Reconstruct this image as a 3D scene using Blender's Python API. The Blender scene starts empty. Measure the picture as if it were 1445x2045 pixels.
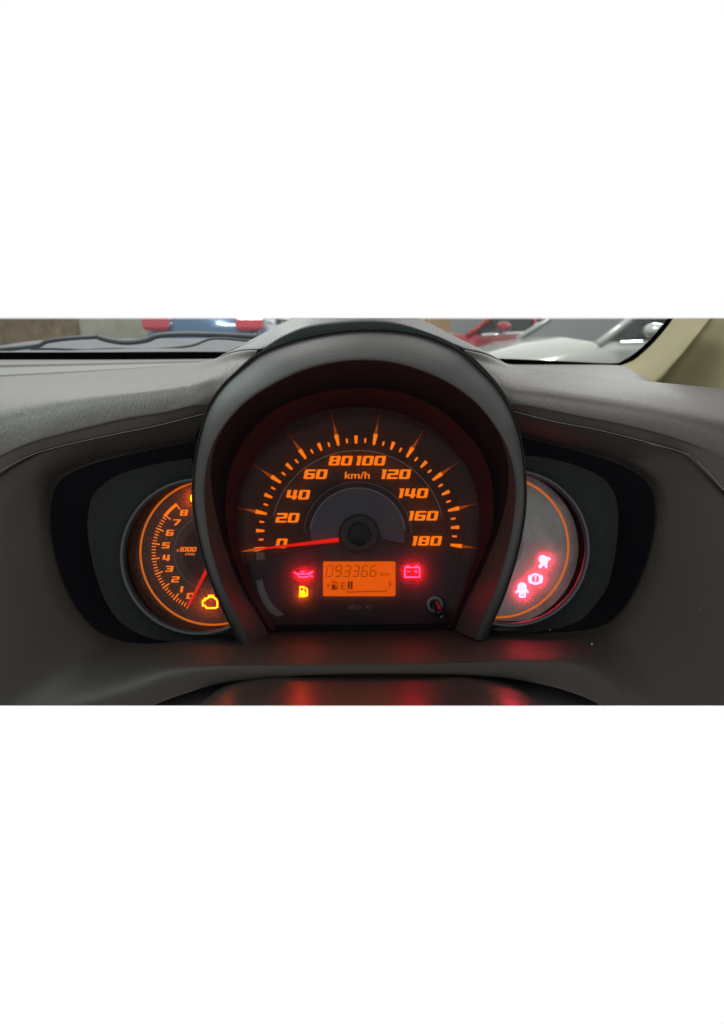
import bpy, bmesh, math, random
from mathutils import Vector, Matrix
from mathutils.geometry import tessellate_polygon
random.seed(7)
S = bpy.context.scene
COL = S.collection
R = math.radians

# ------------------------------------------------------------------ camera
F = 1251.0                       # focal length in photo pixels
PITCH = math.atan(386.5 / F)     # camera looks down a little; the horizon is at camera height
ZCAM = 1.15
CAM = Vector((0, 0, ZCAM))
cam = bpy.data.objects.new('camera', bpy.data.cameras.new('camera'))
COL.objects.link(cam)
cam.data.sensor_fit = 'HORIZONTAL'; cam.data.sensor_width = 36
cam.data.lens = 36 * F / 1445
cam.location = CAM
cam.rotation_euler = (math.pi / 2 - PITCH, 0, 0)
cam.data.clip_start = 0.01; cam.data.clip_end = 200
cam.data.dof.use_dof = True
cam.data.dof.focus_distance = 0.475
cam.data.dof.aperture_fstop = 13.0
S.camera = cam
S.render.resolution_x = 724; S.render.resolution_y = 1024
S.view_settings.view_transform = 'Standard'; S.view_settings.look = 'None'
S.view_settings.exposure = 0; S.view_settings.gamma = 1
try:
    S.cycles.max_bounces = 8; S.cycles.transparent_max_bounces = 16
except Exception: pass

# ------------------------------------------------------------------ world: plain white surroundings
W = bpy.data.worlds.new('World'); S.world = W; W.use_nodes = True
bg = W.node_tree.nodes['Background']
bg.inputs[0].default_value = (1, 1, 1, 1); bg.inputs[1].default_value = 1.0

# K frame: x right, y up, z towards the camera, millimetres, origin on the view axis 500 mm out.
RX = Matrix.Rotation(math.pi / 2 - PITCH, 3, 'X')
def K2W(p): return CAM + RX @ (Vector((p[0], p[1], p[2] - 500)) * 0.001)
def KD(v): return RX @ Vector(v)
def P(px, py, z): d = (500 - z) / F; return Vector(((px - 722.5) * d, -(py - 1022.5) * d, z))
def WP(px, py, dist):
    """world point in the direction of a photo pixel at horizontal distance dist (m)"""
    v = RX @ Vector((px - 722.5, -(py - 1022.5), -F)); return CAM + v * (dist / v.y)

def area(name, loc, target, size, energy, color, sy=None):
    l = bpy.data.lights.new(name, 'AREA'); l.energy = energy; l.color = color; l.size = size
    if sy: l.shape = 'RECTANGLE'; l.size_y = sy
    o = bpy.data.objects.new(name, l); COL.objects.link(o); o.location = loc
    o.rotation_euler = (Vector(target) - Vector(loc)).to_track_quat('-Z', 'Y').to_euler()
    return o
DASH = Vector((0, 0.47, 1.02))
area('lamp_overhead', (-0.55, 1.2, 2.0), (-0.1, 0.42, 1.1), 0.7, 13.0, (0.98, 1.0, 0.96))  # added area light from above, brightens the upward faces
area('lamp_side', (-0.62, 0.52, 1.52), (-0.10, 0.42, 1.10), 0.3, 2.9, (0.80, 1.0, 0.90))
area('lamp_fill', (0.5, 1.0, 1.9), (0.2, 0.5, 1.0), 0.6, 5.0, (1.0, 0.97, 0.92))  # added fill light, not a lamp of the car

# lit tubes under the car park ceiling, mirrored as glints in the paint and glass
area('lamp_tube', (1.6, 5.2, 2.5), (2.2, 6.6, .9), 1.2, 60.0, (0.95, 1.0, 0.95), .12)
area('lamp_tube', (3.6, 7.6, 2.6), (3.2, 6.6, .9), 1.2, 50.0, (0.95, 1.0, 0.95), .12)
area('lamp_tube', (-1.6, 7.2, 2.5), (-2.0, 8.6, .9), 1.2, 50.0, (0.95, 1.0, 1.0), .12)

# ------------------------------------------------------------------ materials
MATS = {}
def mat(name, col, rough=0.5, metal=0, spec=0.5, emis=None, es=0, bump=None, coat=0, var=None):
    if name in MATS: return MATS[name]
    m = bpy.data.materials.new(name); m.use_nodes = True; nt = m.node_tree
    b = nt.nodes['Principled BSDF']
    b.inputs['Base Color'].default_value = (*col, 1)
    b.inputs['Roughness'].default_value = rough
    b.inputs['Metallic'].default_value = metal
    b.inputs['Specular IOR Level'].default_value = spec
    b.inputs['Coat Weight'].default_value = coat
    if emis:
        b.inputs['Emission Color'].default_value = (*emis, 1)
        b.inputs['Emission Strength'].default_value = es
    if var or bump:
        tc = nt.nodes.new('ShaderNodeTexCoord')
    if var:   # (scale, amount): uneven colour and gloss
        n = nt.nodes.new('ShaderNodeTexNoise'); n.inputs['Scale'].default_value = var[0]
        n.inputs['Detail'].default_value = 6; n.inputs['Roughness'].default_value = 0.65
        nt.links.new(tc.outputs['Object'], n.inputs['Vector'])
        mr = nt.nodes.new('ShaderNodeMapRange')
        mr.inputs['From Min'].default_value = 0.3; mr.inputs['From Max'].default_value = 0.7
        mr.inputs['To Min'].default_value = 1 - var[1]; mr.inputs['To Max'].default_value = 1 + var[1]
        nt.links.new(n.outputs['Fac'], mr.inputs['Value'])
        vm = nt.nodes.new('ShaderNodeVectorMath'); vm.operation = 'SCALE'
        vm.inputs[0].default_value = col
        nt.links.new(mr.outputs[0], vm.inputs['Scale'])
        nt.links.new(vm.outputs[0], b.inputs['Base Color'])
        mm = nt.nodes.new('ShaderNodeMath'); mm.operation = 'MULTIPLY'; mm.inputs[1].default_value = rough
        nt.links.new(mr.outputs[0], mm.inputs[0]); nt.links.new(mm.outputs[0], b.inputs['Roughness'])
    if bump:  # (coord, scale xyz, strength, distance)
        mp = nt.nodes.new('ShaderNodeMapping'); mp.inputs['Scale'].default_value = bump[1]
        if len(bump) > 4: mp.inputs['Rotation'].default_value = (0, 0, bump[4])
        nt.links.new(tc.outputs[bump[0]], mp.inputs['Vector'])
        n2 = nt.nodes.new('ShaderNodeTexNoise'); n2.inputs['Scale'].default_value = 1
        n2.inputs['Detail'].default_value = 3
        nt.links.new(mp.outputs[0], n2.inputs['Vector'])
        bp = nt.nodes.new('ShaderNodeBump'); bp.inputs['Strength'].default_value = bump[2]
        bp.inputs['Distance'].default_value = bump[3]
        nt.links.new(n2.outputs['Fac'], bp.inputs['Height'])
        nt.links.new(bp.outputs[0], b.inputs['Normal'])
    MATS[name] = m
    return m

def emit(name, col, s):
    if name in MATS: return MATS[name]
    return mat(name, tuple(c * 0.02 for c in col), 0.6, 0, 0.0, col, s)

def mat_mesh(name, col):
    """fine pimpled grille surface, dots staggered on the UV grid (uv in millimetres)"""
    m = mat(name, col, 0.55, 0, 0.3)
    nt = m.node_tree; b = nt.nodes['Principled BSDF']
    tc = nt.nodes.new('ShaderNodeTexCoord')
    sx = nt.nodes.new('ShaderNodeSeparateXYZ'); nt.links.new(tc.outputs['UV'], sx.inputs[0])
    def M(op, a, bb=None, v=None):
        n = nt.nodes.new('ShaderNodeMath'); n.operation = op
        nt.links.new(a, n.inputs[0])
        if bb is not None: nt.links.new(bb, n.inputs[1])
        elif v is not None: n.inputs[1].default_value = v
        return n.outputs[0]
    fx = M('SINE', M('MULTIPLY', sx.outputs[0], v=2 * math.pi / 1.9))
    fy = M('SINE', M('MULTIPLY', sx.outputs[1], v=2 * math.pi / 1.9))
    h = M('MULTIPLY', fx, fy)
    bp = nt.nodes.new('ShaderNodeBump'); bp.inputs['Strength'].default_value = 0.9
    bp.inputs['Distance'].default_value = 0.0005
    nt.links.new(h, bp.inputs['Height']); nt.links.new(bp.outputs[0], b.inputs['Normal'])
    cr = nt.nodes.new('ShaderNodeMapRange'); nt.links.new(h, cr.inputs['Value'])
    cr.inputs['From Min'].default_value = -0.2; cr.inputs['From Max'].default_value = 0.6
    cr.inputs['To Min'].default_value = 0.3; cr.inputs['To Max'].default_value = 1.7
    vm = nt.nodes.new('ShaderNodeVectorMath'); vm.operation = 'SCALE'; vm.inputs[0].default_value = col
    nt.links.new(cr.outputs[0], vm.inputs['Scale']); nt.links.new(vm.outputs[0], b.inputs['Base Color'])
    return m

def mat_lens(name, dust, dustcol=(1, 1, 1), gloss=0.012, scale=60):
    """clear plastic cover with a thin film of wiped dust that catches the light of the lamps behind it"""
    m = bpy.data.materials.new(name); m.use_nodes = True; nt = m.node_tree
    nt.nodes.clear(); N = nt.nodes.new; L = nt.links.new
    out = N('ShaderNodeOutputMaterial'); tr = N('ShaderNodeBsdfTransparent')
    df = N('ShaderNodeBsdfTranslucent'); df.inputs[0].default_value = (*dustcol, 1)
    gl = N('ShaderNodeBsdfGlossy'); gl.inputs['Roughness'].default_value = 0.08
    tc = N('ShaderNodeTexCoord'); n = N('ShaderNodeTexNoise'); n.inputs['Scale'].default_value = scale
    n.inputs['Detail'].default_value = 8; n.inputs['Roughness'].default_value = 0.6
    L(tc.outputs['Object'], n.inputs['Vector'])
    mr = N('ShaderNodeMapRange'); mr.inputs['From Min'].default_value = 0.35; mr.inputs['From Max'].default_value = 0.7
    mr.inputs['To Min'].default_value = dust * 0.7; mr.inputs['To Max'].default_value = dust * 1.35
    L(n.outputs['Fac'], mr.inputs['Value'])
    a = N('ShaderNodeMixShader'); L(mr.outputs[0], a.inputs[0]); L(tr.outputs[0], a.inputs[1]); L(df.outputs[0], a.inputs[2])
    b = N('ShaderNodeMixShader'); b.inputs[0].default_value = gloss
    L(a.outputs[0], b.inputs[1]); L(gl.outputs[0], b.inputs[2]); L(b.outputs[0], out.inputs[0])
    return m

# base plastics
PAD = mat('grained_pad_plastic', (0.032, 0.027, 0.0225), 0.50, 0, 0.34, bump=('UV', (170, 22, 1), 0.6, 0.0009, R(14)))
PANEL = mat('smooth_panel_plastic', (0.0195, 0.0162, 0.0132), 0.55, 0, 0.23, bump=('Object', (750, 750, 750), 0.45, 0.0005), var=(9, 0.10))
HOODM = mat('hood_plastic', (0.024, 0.023, 0.022), 0.5, 0, 0.36, bump=('Object', (800, 800, 800), 0.4, 0.0004), var=(12, 0.08))
CAPM = mat('cap_plastic', (0.045, 0.047, 0.046), 0.5, 0, 0.4, bump=('Object', (1300, 1300, 1300), 0.3, 0.0002), var=(12, 0.08))
HOODSHADE = mat('hood_shade_black', (0.003, 0.004, 0.0065), 0.55, 0, 0.12)  # shade inside the hood put into a near-black base colour
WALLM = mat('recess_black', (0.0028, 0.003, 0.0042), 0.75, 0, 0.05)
GLOSSW = mat('gloss_inner_wall', (0.030, 0.008, 0.009), 0.3, 0, 0.12)  # dark red base stands in for glow reflected on the wall
MESHM = mat_mesh('grille_plastic', (0.016, 0.019, 0.0195))
CHAN = mat('channel_rubber', (0.014, 0.018, 0.0175), 0.95, 0, 0.0, bump=('Object', (450, 450, 450), 0.8, 0.0012))
BEZ = mat('bezel_plastic', (0.018, 0.024, 0.026), 0.35, 0, 0.45)
SEAM = mat('seal_black', (0.006, 0.006, 0.006), 0.7, 0, 0.1)
DIAL = mat('dial_black', (0.0032, 0.0032, 0.0045), 0.55, 0, 0.04, var=(30, 0.25))
DIALG = mat('dial_grey', (0.028, 0.028, 0.037), 0.5, 0, 0.1, var=(30, 0.15))
PLUM = mat('dial_plum', (0.017, 0.0065, 0.0065), 0.4, 0, 0.05, var=(25, 0.2))
LINEG = mat('dial_line_grey', (0.07, 0.07, 0.075), 0.5)
ORANGE = emit('orange_backlight', (1.0, 0.18, 0.003), 1.15)
ORANGE2 = emit('streak_orange_dim', (1.0, 0.17, 0.004), 0.25)
AMBER = emit('amber_lamp', (1.0, 0.10, 0.001), 18.0)
REDN = emit('needle_red', (1.0, 0.012, 0.005), 0.7)
REDL = emit('warning_red', (1.0, 0.0035, 0.012), 50.0)
WHITEL = emit('warning_white_hot', (1.0, 0.026, 0.06), 38.0)
LCD = emit('lcd_orange', (1.0, 0.125, 0.001), 0.74)
INK = mat('lcd_ink', (0.06, 0.01, 0.0), 0.6, 0, 0.0, (0.3, 0.035, 0.0), 0.4)
INKD = mat('lcd_ink_dark', (0.02, 0.005, 0.0), 0.6, 0, 0.0, (0.12, 0.02, 0.0), 0.5)
PRINT = mat('faint_grey_print', (0.03, 0.03, 0.033), 0.6)

# ------------------------------------------------------------------ object helpers
def tag(o, label=None, cat=None, group=None, kind=None):
    if label: o['label'] = label
    if cat: o['category'] = cat
    if group: o['group'] = group
    if kind: o['kind'] = kind
    return o
def thing(name, base, label, cat, group=None):
    o = bpy.data.objects.new(name, None); COL.objects.link(o); o.location = base
    o.empty_display_size = 0.02
    bpy.context.view_layer.update()
    return tag(o, label, cat, group)
def link(name, me, m, parent=None, smooth=False):
    o = bpy.data.objects.new(name, me); COL.objects.link(o)
    if m: me.materials.append(m)
    if smooth:
        for p in me.polygons: p.use_smooth = True
    if parent:
        o.parent = parent
    return o
CUT = 1e-5
LOWN = Vector((0, -F, 386.5)).normalized()    # lower end of the built section (K frame)
def build(name, verts, faces, m, parent=None, smooth=False, world=False, uvs=None, clip=True, low=False, side=0):
    """verts in K mm (or world m); mesh data is stored relative to the parent's base"""
    base = parent.matrix_world.translation if parent else Vector()
    if parent and parent.get('side'): side = parent['side']
    if parent and parent.parent: base = parent.parent.location
    w = [Vector(v) if world else K2W(v) for v in verts]
    me = bpy.data.meshes.new(name)
    me.from_pydata([tuple(v) for v in w], [], faces)
    if uvs:
        l = me.uv_layers.new(name='UVMap')
        for lp in me.loops: l.data[lp.index].uv = uvs[lp.vertex_index]
    zmax = max(v.z for v in w)
    bm = bmesh.new(); bm.from_mesh(me)
    bmesh.ops.recalc_face_normals(bm, faces=bm.faces)
    if low:
        n = KD(LOWN)
        bmesh.ops.bisect_plane(bm, geom=bm.verts[:] + bm.edges[:] + bm.faces[:], plane_co=CAM, plane_no=n, clear_outer=True)
    if clip and zmax > ZCAM:
        bmesh.ops.bisect_plane(bm, geom=bm.verts[:] + bm.edges[:] + bm.faces[:], plane_co=(0, 0, ZCAM), plane_no=(0, 0, 1), clear_outer=True)
    if side:   # side gauges end where the central hood stands in front of them
        a_, b_ = (P(415, 940, 30), P(490, 1256, 30)) if side < 0 else (P(1020, 940, 30), P(945, 1256, 30))
        e_ = b_ - a_; e_.z = 0; nn_ = Vector((-e_.y, e_.x, 0)).normalized()
        if nn_.x * side > 0: nn_ = -nn_
        bmesh.ops.bisect_plane(bm, geom=bm.verts[:] + bm.edges[:] + bm.faces[:], plane_co=K2W((a_.x, a_.y, 30)), plane_no=RX @ nn_, clear_outer=True)
    for v in bm.verts: v.co -= base
    bm.to_mesh(me); bm.free()
    return link(name, me, m, parent, smooth)

def cr(a, b, c, d, t):
    return 0.5 * ((2 * b) + (c - a) * t + (2 * a - 5 * b + 4 * c - d) * t * t + (3 * b - a - 3 * c + d) * t ** 3)
def spline(pts, n, closed=False):
    out = []; N = len(pts)
    for i in range(N - 1):
        a = pts[max(i - 1, 0)]; d = pts[min(i + 2, N - 1)]
        for k in range(n): out.append(cr(a, pts[i], pts[i + 1], d, k / n))
    out.append(pts[-1].copy() if hasattr(pts[-1], 'copy') else pts[-1]); return out
def net(name, rows, m, parent, nu=4, nv=5, **kw):
    """smooth surface through a net of control points (rows of equal length)"""
    R1 = [spline(r, nu) for r in rows]
    C = len(R1[0])
    cols = [spline([R1[r][c] for r in range(len(R1))], nv) for c in range(C)]
    V = len(cols[0])
    verts = []; uvs = []
    for c in range(C):
        s = 0
        for v in range(V):
            if v: s += (cols[c][v] - cols[c][v - 1]).length
            verts.append(cols[c][v])
            uvs.append((cols[c][v].x / 100 if not kw.get('uvmm') else cols[c][v].x, s / 100 if not kw.get('uvmm') else cols[c][v].y))
    faces = [(c * V + v, c * V + v + 1, (c + 1) * V + v + 1, (c + 1) * V + v) for c in range(C - 1) for v in range(V - 1)]
    kw.pop('uvmm', None)
    return build(name, verts, faces, m, parent, smooth=True, uvs=uvs, **kw)

def flat(name, loops, z, m, parent, thick=0.25, world=False):
    """filled outline (with holes) in K x,y at height z, given thickness"""
    polys = [[Vector((x, y, 0)) for x, y in lp] for lp in loops]
    tris = tessellate_polygon(polys)
    pts = [p for lp in polys for p in lp]
    n = len(pts)
    verts = [(p.x, p.y, z) for p in pts] + [(p.x, p.y, z - thick) for p in pts]
    faces = [tuple(t) for t in tris]
    i0 = 0
    for lp in polys:
        k = len(lp)
        for i in range(k):
            a, b = i0 + i, i0 + (i + 1) % k
            faces.append((a, b, b + n, a + n))
        i0 += k
    return build(name, verts, faces, m, parent, clip=False)
def pl(pts, z=0):
    """photo-pixel outline to K x,y at depth z"""
    return [(P(x, y, z).x, P(x, y, z).y) for x, y in pts]
def multi(name, shapes, z, m, parent, thick=0.25):
    """several outlines joined in one mesh; each shape = list of loops in K mm"""
    V = []; Fc = []
    for q, loops in enumerate(shapes):
        polys = [[Vector((x, y, 0)) for x, y in lp] for lp in loops]
        tris = tessellate_polygon(polys); pts = [p for lp in polys for p in lp]; n = len(pts); o = len(V)
        zz = z + 0.012 * q
        V += [(p.x, p.y, zz) for p in pts] + [(p.x, p.y, zz - thick) for p in pts]
        Fc += [tuple(t_ + o for t_ in t) for t in tris]; i0 = 0
        for lp in polys:
            k = len(lp)
            for i in range(k):
                a, b = i0 + i, i0 + (i + 1) % k
                Fc.append((o + a, o + b, o + b + n, o + a + n))
            i0 += k
    return build(name, V, Fc, m, parent, clip=False)
def circ(cx, cy, r, n=64, a0=0, a1=2 * math.pi, ry=None):
    full = abs(a1 - a0 - 2 * math.pi) < 1e-6
    k = n if full else n + 1
    return [(cx + r * math.cos(a0 + (a1 - a0) * i / n), cy + (ry or r) * math.sin(a0 + (a1 - a0) * i / n)) for i in range(k)]
def arcband(cx, cy, r0, r1, a0, a1, n=48, ry=1):
    o = [(cx + r1 * math.cos(a0 + (a1 - a0) * i / n), cy + ry * r1 * math.sin(a0 + (a1 - a0) * i / n)) for i in range(n + 1)]
    i_ = [(cx + r0 * math.cos(a0 + (a1 - a0) * i / n), cy + ry * r0 * math.sin(a0 + (a1 - a0) * i / n)) for i in range(n + 1)]
    return o + i_[::-1]
def ringstrip(name, prof, m, parent, n=96, smooth=True):
    """lathe: prof = [(cx, cy, r, z)] in K mm, closed round its own axis"""
    V = []; Fc = []
    for cx, cy, r, z in prof:
        for i in range(n):
            a = 2 * math.pi * i / n; V.append((cx + r * math.cos(a), cy + r * math.sin(a), z))
    for j in range(len(prof) - 1):
        for i in range(n):
            Fc.append((j * n + i, j * n + (i + 1) % n, (j + 1) * n + (i + 1) % n, (j + 1) * n + i))
    return build(name, V, Fc, m, parent, smooth=smooth, clip=False)
def disc(name, cx, cy, r, z, m, parent, n=96):
    V = [(cx, cy, z)] + [(cx + r * math.cos(2 * math.pi * i / n), cy + r * math.sin(2 * math.pi * i / n), z) for i in range(n)]
    return build(name, V, [(0, 1 + i, 1 + (i + 1) % n) for i in range(n)], m, parent, clip=False)
def text(name, s, px, py, hpx, z, m, parent, shear=0.0, sx=1.0, bold=0.0, wpx=None):
    cu = bpy.data.curves.new(name, 'FONT'); cu.body = s; cu.align_x = 'CENTER'; cu.align_y = 'CENTER'
    cu.shear = shear; cu.offset = bold
    t = bpy.data.objects.new(name, cu); COL.objects.link(t)
    dg = bpy.context.evaluated_depsgraph_get(); me = bpy.data.meshes.new_from_object(t.evaluated_get(dg))
    vs = [v.co.copy() for v in me.vertices]; fs = [tuple(p.vertices) for p in me.polygons]
    bpy.data.objects.remove(t); bpy.data.curves.remove(cu)
    x0 = min(v.x for v in vs); x1 = max(v.x for v in vs); y0 = min(v.y for v in vs); y1 = max(v.y for v in vs)
    k = (500 - z) / F; sy = hpx * k / (y1 - y0)
    sx_ = wpx * k / (x1 - x0) if wpx else sy * sx
    c = P(px, py, z)
    V = [(c.x + (v.x - (x0 + x1) / 2) * sx_, c.y + (v.y - (y0 + y1) / 2) * sy, z) for v in vs]
    return build(name, V, fs, m, parent, clip=False)

# custom wide italic numerals
G = {
 '0': ([(.1,0),(.9,0),(1,.1),(1,.9),(.9,1),(.1,1),(0,.9),(0,.1)], [(.32,.19),(.68,.19),(.68,.81),(.32,.81)]),
 '1': ([(.0,0),(.32,0),(.32,1),(-.1,1),(-.1,.84),(0,.84)],),
 '2': ([(0,0),(1,0),(1,.19),(.33,.19),(.33,.41),(.92,.41),(1,.49),(1,.92),(.92,1),(0,1),(0,.81),(.67,.81),(.67,.6),(.08,.6),(0,.52)],),
 '3': ([(0,0),(.92,0),(1,.08),(1,.45),(.95,.5),(1,.56),(1,.92),(.92,1),(0,1),(0,.81),(.67,.81),(.67,.6),(.2,.6),(.2,.41),(.67,.41),(.67,.19),(0,.19)],),
 '4': ([(.58,0),(.9,0),(.9,.2),(1.02,.2),(1.02,.39),(.9,.39),(.9,1),(.58,1),(.58,.39),(.33,.39),(.33,1),(0,1),(0,.28),(.08,.2),(.58,.2)],),
 '5': ([(0,0),(.92,0),(1,.08),(1,.53),(.92,.61),(.33,.61),(.33,.81),(1,.81),(1,1),(0,1),(0,.42),(.67,.42),(.67,.19),(0,.19)],),
 '6': ([(.1,0),(.9,0),(1,.1),(1,.52),(.92,.61),(.33,.61),(.33,.81),(.98,.81),(.98,1),(.1,1),(0,.9),(0,.1)], [(.33,.19),(.67,.19),(.67,.42),(.33,.42)]),
 '7': ([(.2,0),(.56,0),(1,.72),(1,1),(0,1),(0,.81),(.62,.81),(.62,.7)],),
 '8': ([(.1,0),(.9,0),(1,.1),(1,.43),(.94,.5),(1,.58),(1,.9),(.9,1),(.1,1),(0,.9),(0,.58),(.06,.5),(0,.43),(0,.1)], [(.33,.18),(.67,.18),(.67,.41),(.33,.41)], [(.34,.6),(.66,.6),(.66,.82),(.34,.82)]),
}
def numeral(s, px, py, hpx, wpx, z, m, parent, shear=0.22, gap=0.12, rot=0):
    wd = [0.36 if ch == '1' else 1.0 for ch in s]
    tot = sum(wd) + gap * (len(s) - 1)
    k = (500 - z) / F; h = hpx * k; w = wpx * k; c = P(px, py, z)
    shapes = []; x = -tot / 2
    for ch, ww in zip(s, wd):
        lps = []
        for lp in G[ch]:
            pts = []
            for a, b in lp:
                X = (x + a) * w + (b - .5) * h * shear; Y = (b - .5) * h
                X, Y = X * math.cos(rot) - Y * math.sin(rot), X * math.sin(rot) + Y * math.cos(rot)
                pts.append((c.x + X, c.y + Y))
            lps.append(pts)
        shapes.append(lps); x += ww + gap
    return multi('numeral', shapes, z, m, parent)

# ================================================================== DASHBOARD
dash = thing('dashboard', K2W((0, -94, 100)), 'dark grey grained plastic dashboard wrapping round the instruments, with seams and a rolled lower edge', 'dashboard')

LZ = [[-150,-140,-130,-115,-90,-50,0,40,66],
      [-15,-10,-5,0,8,25,42,58,71],
      [52,54,56,58,61,64,68,71,75],
      [69,70,71,72,73,74,75,76,77],
      [76,78,79,79,79,79,79,79,78],
      [71,72,72,72,72,72,72,72,72]]
LXY = [[(-80,760),(0,754),(100,749),(200,743),(300,736),(380,729),(430,720),(475,706),(519,703)],
       [(-80,785),(0,778),(100,770),(200,762),(300,754),(380,745),(425,735),(465,722),(506,716)],
       [(-80,830),(0,812),(100,795),(200,783),(300,773),(375,763),(412,755),(445,750),(474,747)],
       [(-80,880),(0,850),(100,822),(200,803),(300,791),(365,783),(395,781),(420,781),(437,781)],
       [(-80,950),(-10,910),(60,880),(144,857),(252,832),(330,820),(365,812),(395,806),(419,806)],
       [(-80,1010),(-20,962),(50,916),(116,893),(232,867),(315,849),(360,838),(390,830),(412,825)]]
RXY = [[(1530,786),(1445,778),(1290,764),(1200,755),(1110,746),(1043,738),(1005,729),(965,712),(921,702)],
       [(1530,806),(1445,797),(1300,778),(1210,768),(1125,757),(1060,750),(1015,742),(975,727),(934,716)],
       [(1530,846),(1445,830),(1305,806),(1215,792),(1130,780),(1070,772),(1025,768),(990,757),(966,746)],
       [(1530,905),(1445,868),(1320,833),(1220,816),(1135,803),(1080,795),(1040,790),(1012,786),(999,783)],
       [(1530,960),(1443,906),(1340,869),(1240,844),(1160,829),(1111,819),(1065,810),(1035,806),(1016,806)],
       [(1530,1080),(1443,981),(1355,902),(1270,878),(1202,861),(1126,846),(1070,835),(1040,826),(1023,822)]]
def padrows(XY):
    rows = [[P(x, y, z) for (x, y), z in zip(xy, zz)] for xy, zz in zip(XY, LZ)]
    for r_ in rows:                                  # carry the pad on past the frame
        d = (r_[0] - r_[2]).normalized(); r_.insert(0, r_[0] + d * 110 + Vector((0, 0, -8)))
    back = [p + Vector((0, -8, -90)) for p in rows[0]]        # far side, falls away from view
    tuck = [p + Vector((0, 1.5, -14)) for p in rows[5]]
    # firm corner at the roll edge and at the seam
    r4 = rows[4]; r4b = [a.lerp(b, 0.25) + Vector((0, 0, .3)) for a, b in zip(rows[4], rows[5])]
    r5a = [a.lerp(b, 0.96) for a, b in zip(rows[4], rows[5])]
    return [back] + rows[:4] + [r4, r4b, r5a, rows[5], tuck]
tagp = net('upper_pad', padrows(LXY), PAD, dash, 6, 6)
tagp['label'] = 'left upper dashboard pad with streaky leather grain'
tagp = net('upper_pad', padrows(RXY), PAD, dash, 6, 6)
tagp['label'] = 'right upper dashboard pad with streaky leather grain'

# front panel: outer line (seam / lower roll) and inner line (edge of the recesses)
FP = [ # Sx, Sy, Sz, Ex, Ey, Ez, bulge
 (411,828,70, 392,876,66, 1),(315,852,70, 299,893,66, 1),(232,869,70, 199,915,66, 1),(116,895,70, 133,940,66, 1),
 (50,918,70, 103,966,66, 3),(-25,966,70, 91,1009,66, 4.5),(-100,1060,70, 90,1056,66, 6),(-110,1160,74, 100,1116,66, 8),
 (-110,1270,80, 116,1165,64, 9),(-110,1380,90, 143,1218,62, 9),(-60,1480,100, 183,1262,58, 6),(120,1450,108, 232,1285,52, 3),
 (255,1422,112, 285,1292,60, 0),(345,1390,112, 335,1289,55, 0),(425,1366,112, 395,1285,50, 0),(500,1356,112, 470,1277,36, 0),
 (560,1351,112, 540,1266,14, 0),(700,1346,112, 680,1264,10, 0),(860,1346,112, 820,1262,10, 0),(960,1349,112, 905,1261,14, 0),
 (1020,1354,112, 985,1267,34, 0),(1075,1363,112, 1061,1270,38, 0),(1130,1376,112, 1128,1268,42, 0),(1190,1400,112, 1170,1264,46, 1),
 (1270,1450,110, 1205,1256,54, 3),(1420,1480,104, 1230,1243,58, 5),(1550,1440,96, 1259,1212,62, 8),(1560,1340,88, 1286,1162,64, 9),
 (1560,1240,80, 1306,1105,66, 9),(1560,1140,74, 1317,1051,66, 7.5),(1500,1040,70, 1317,1001,66, 5.5),(1443,983,70, 1305,967,66, 4),
 (1396,932,70, 1279,941,66, 1),(1354,904,70, 1222,914,66, 1),(1202,863,70, 1148,894,66, 1),(1110,845,70, 1080,877,66, 1),(1024,824,70, 1036,866,66, 1)]
def sm(t): return t * t * (3 - 2 * t)
LIPS = {}
rows = [[] for _ in range(9)]
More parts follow.
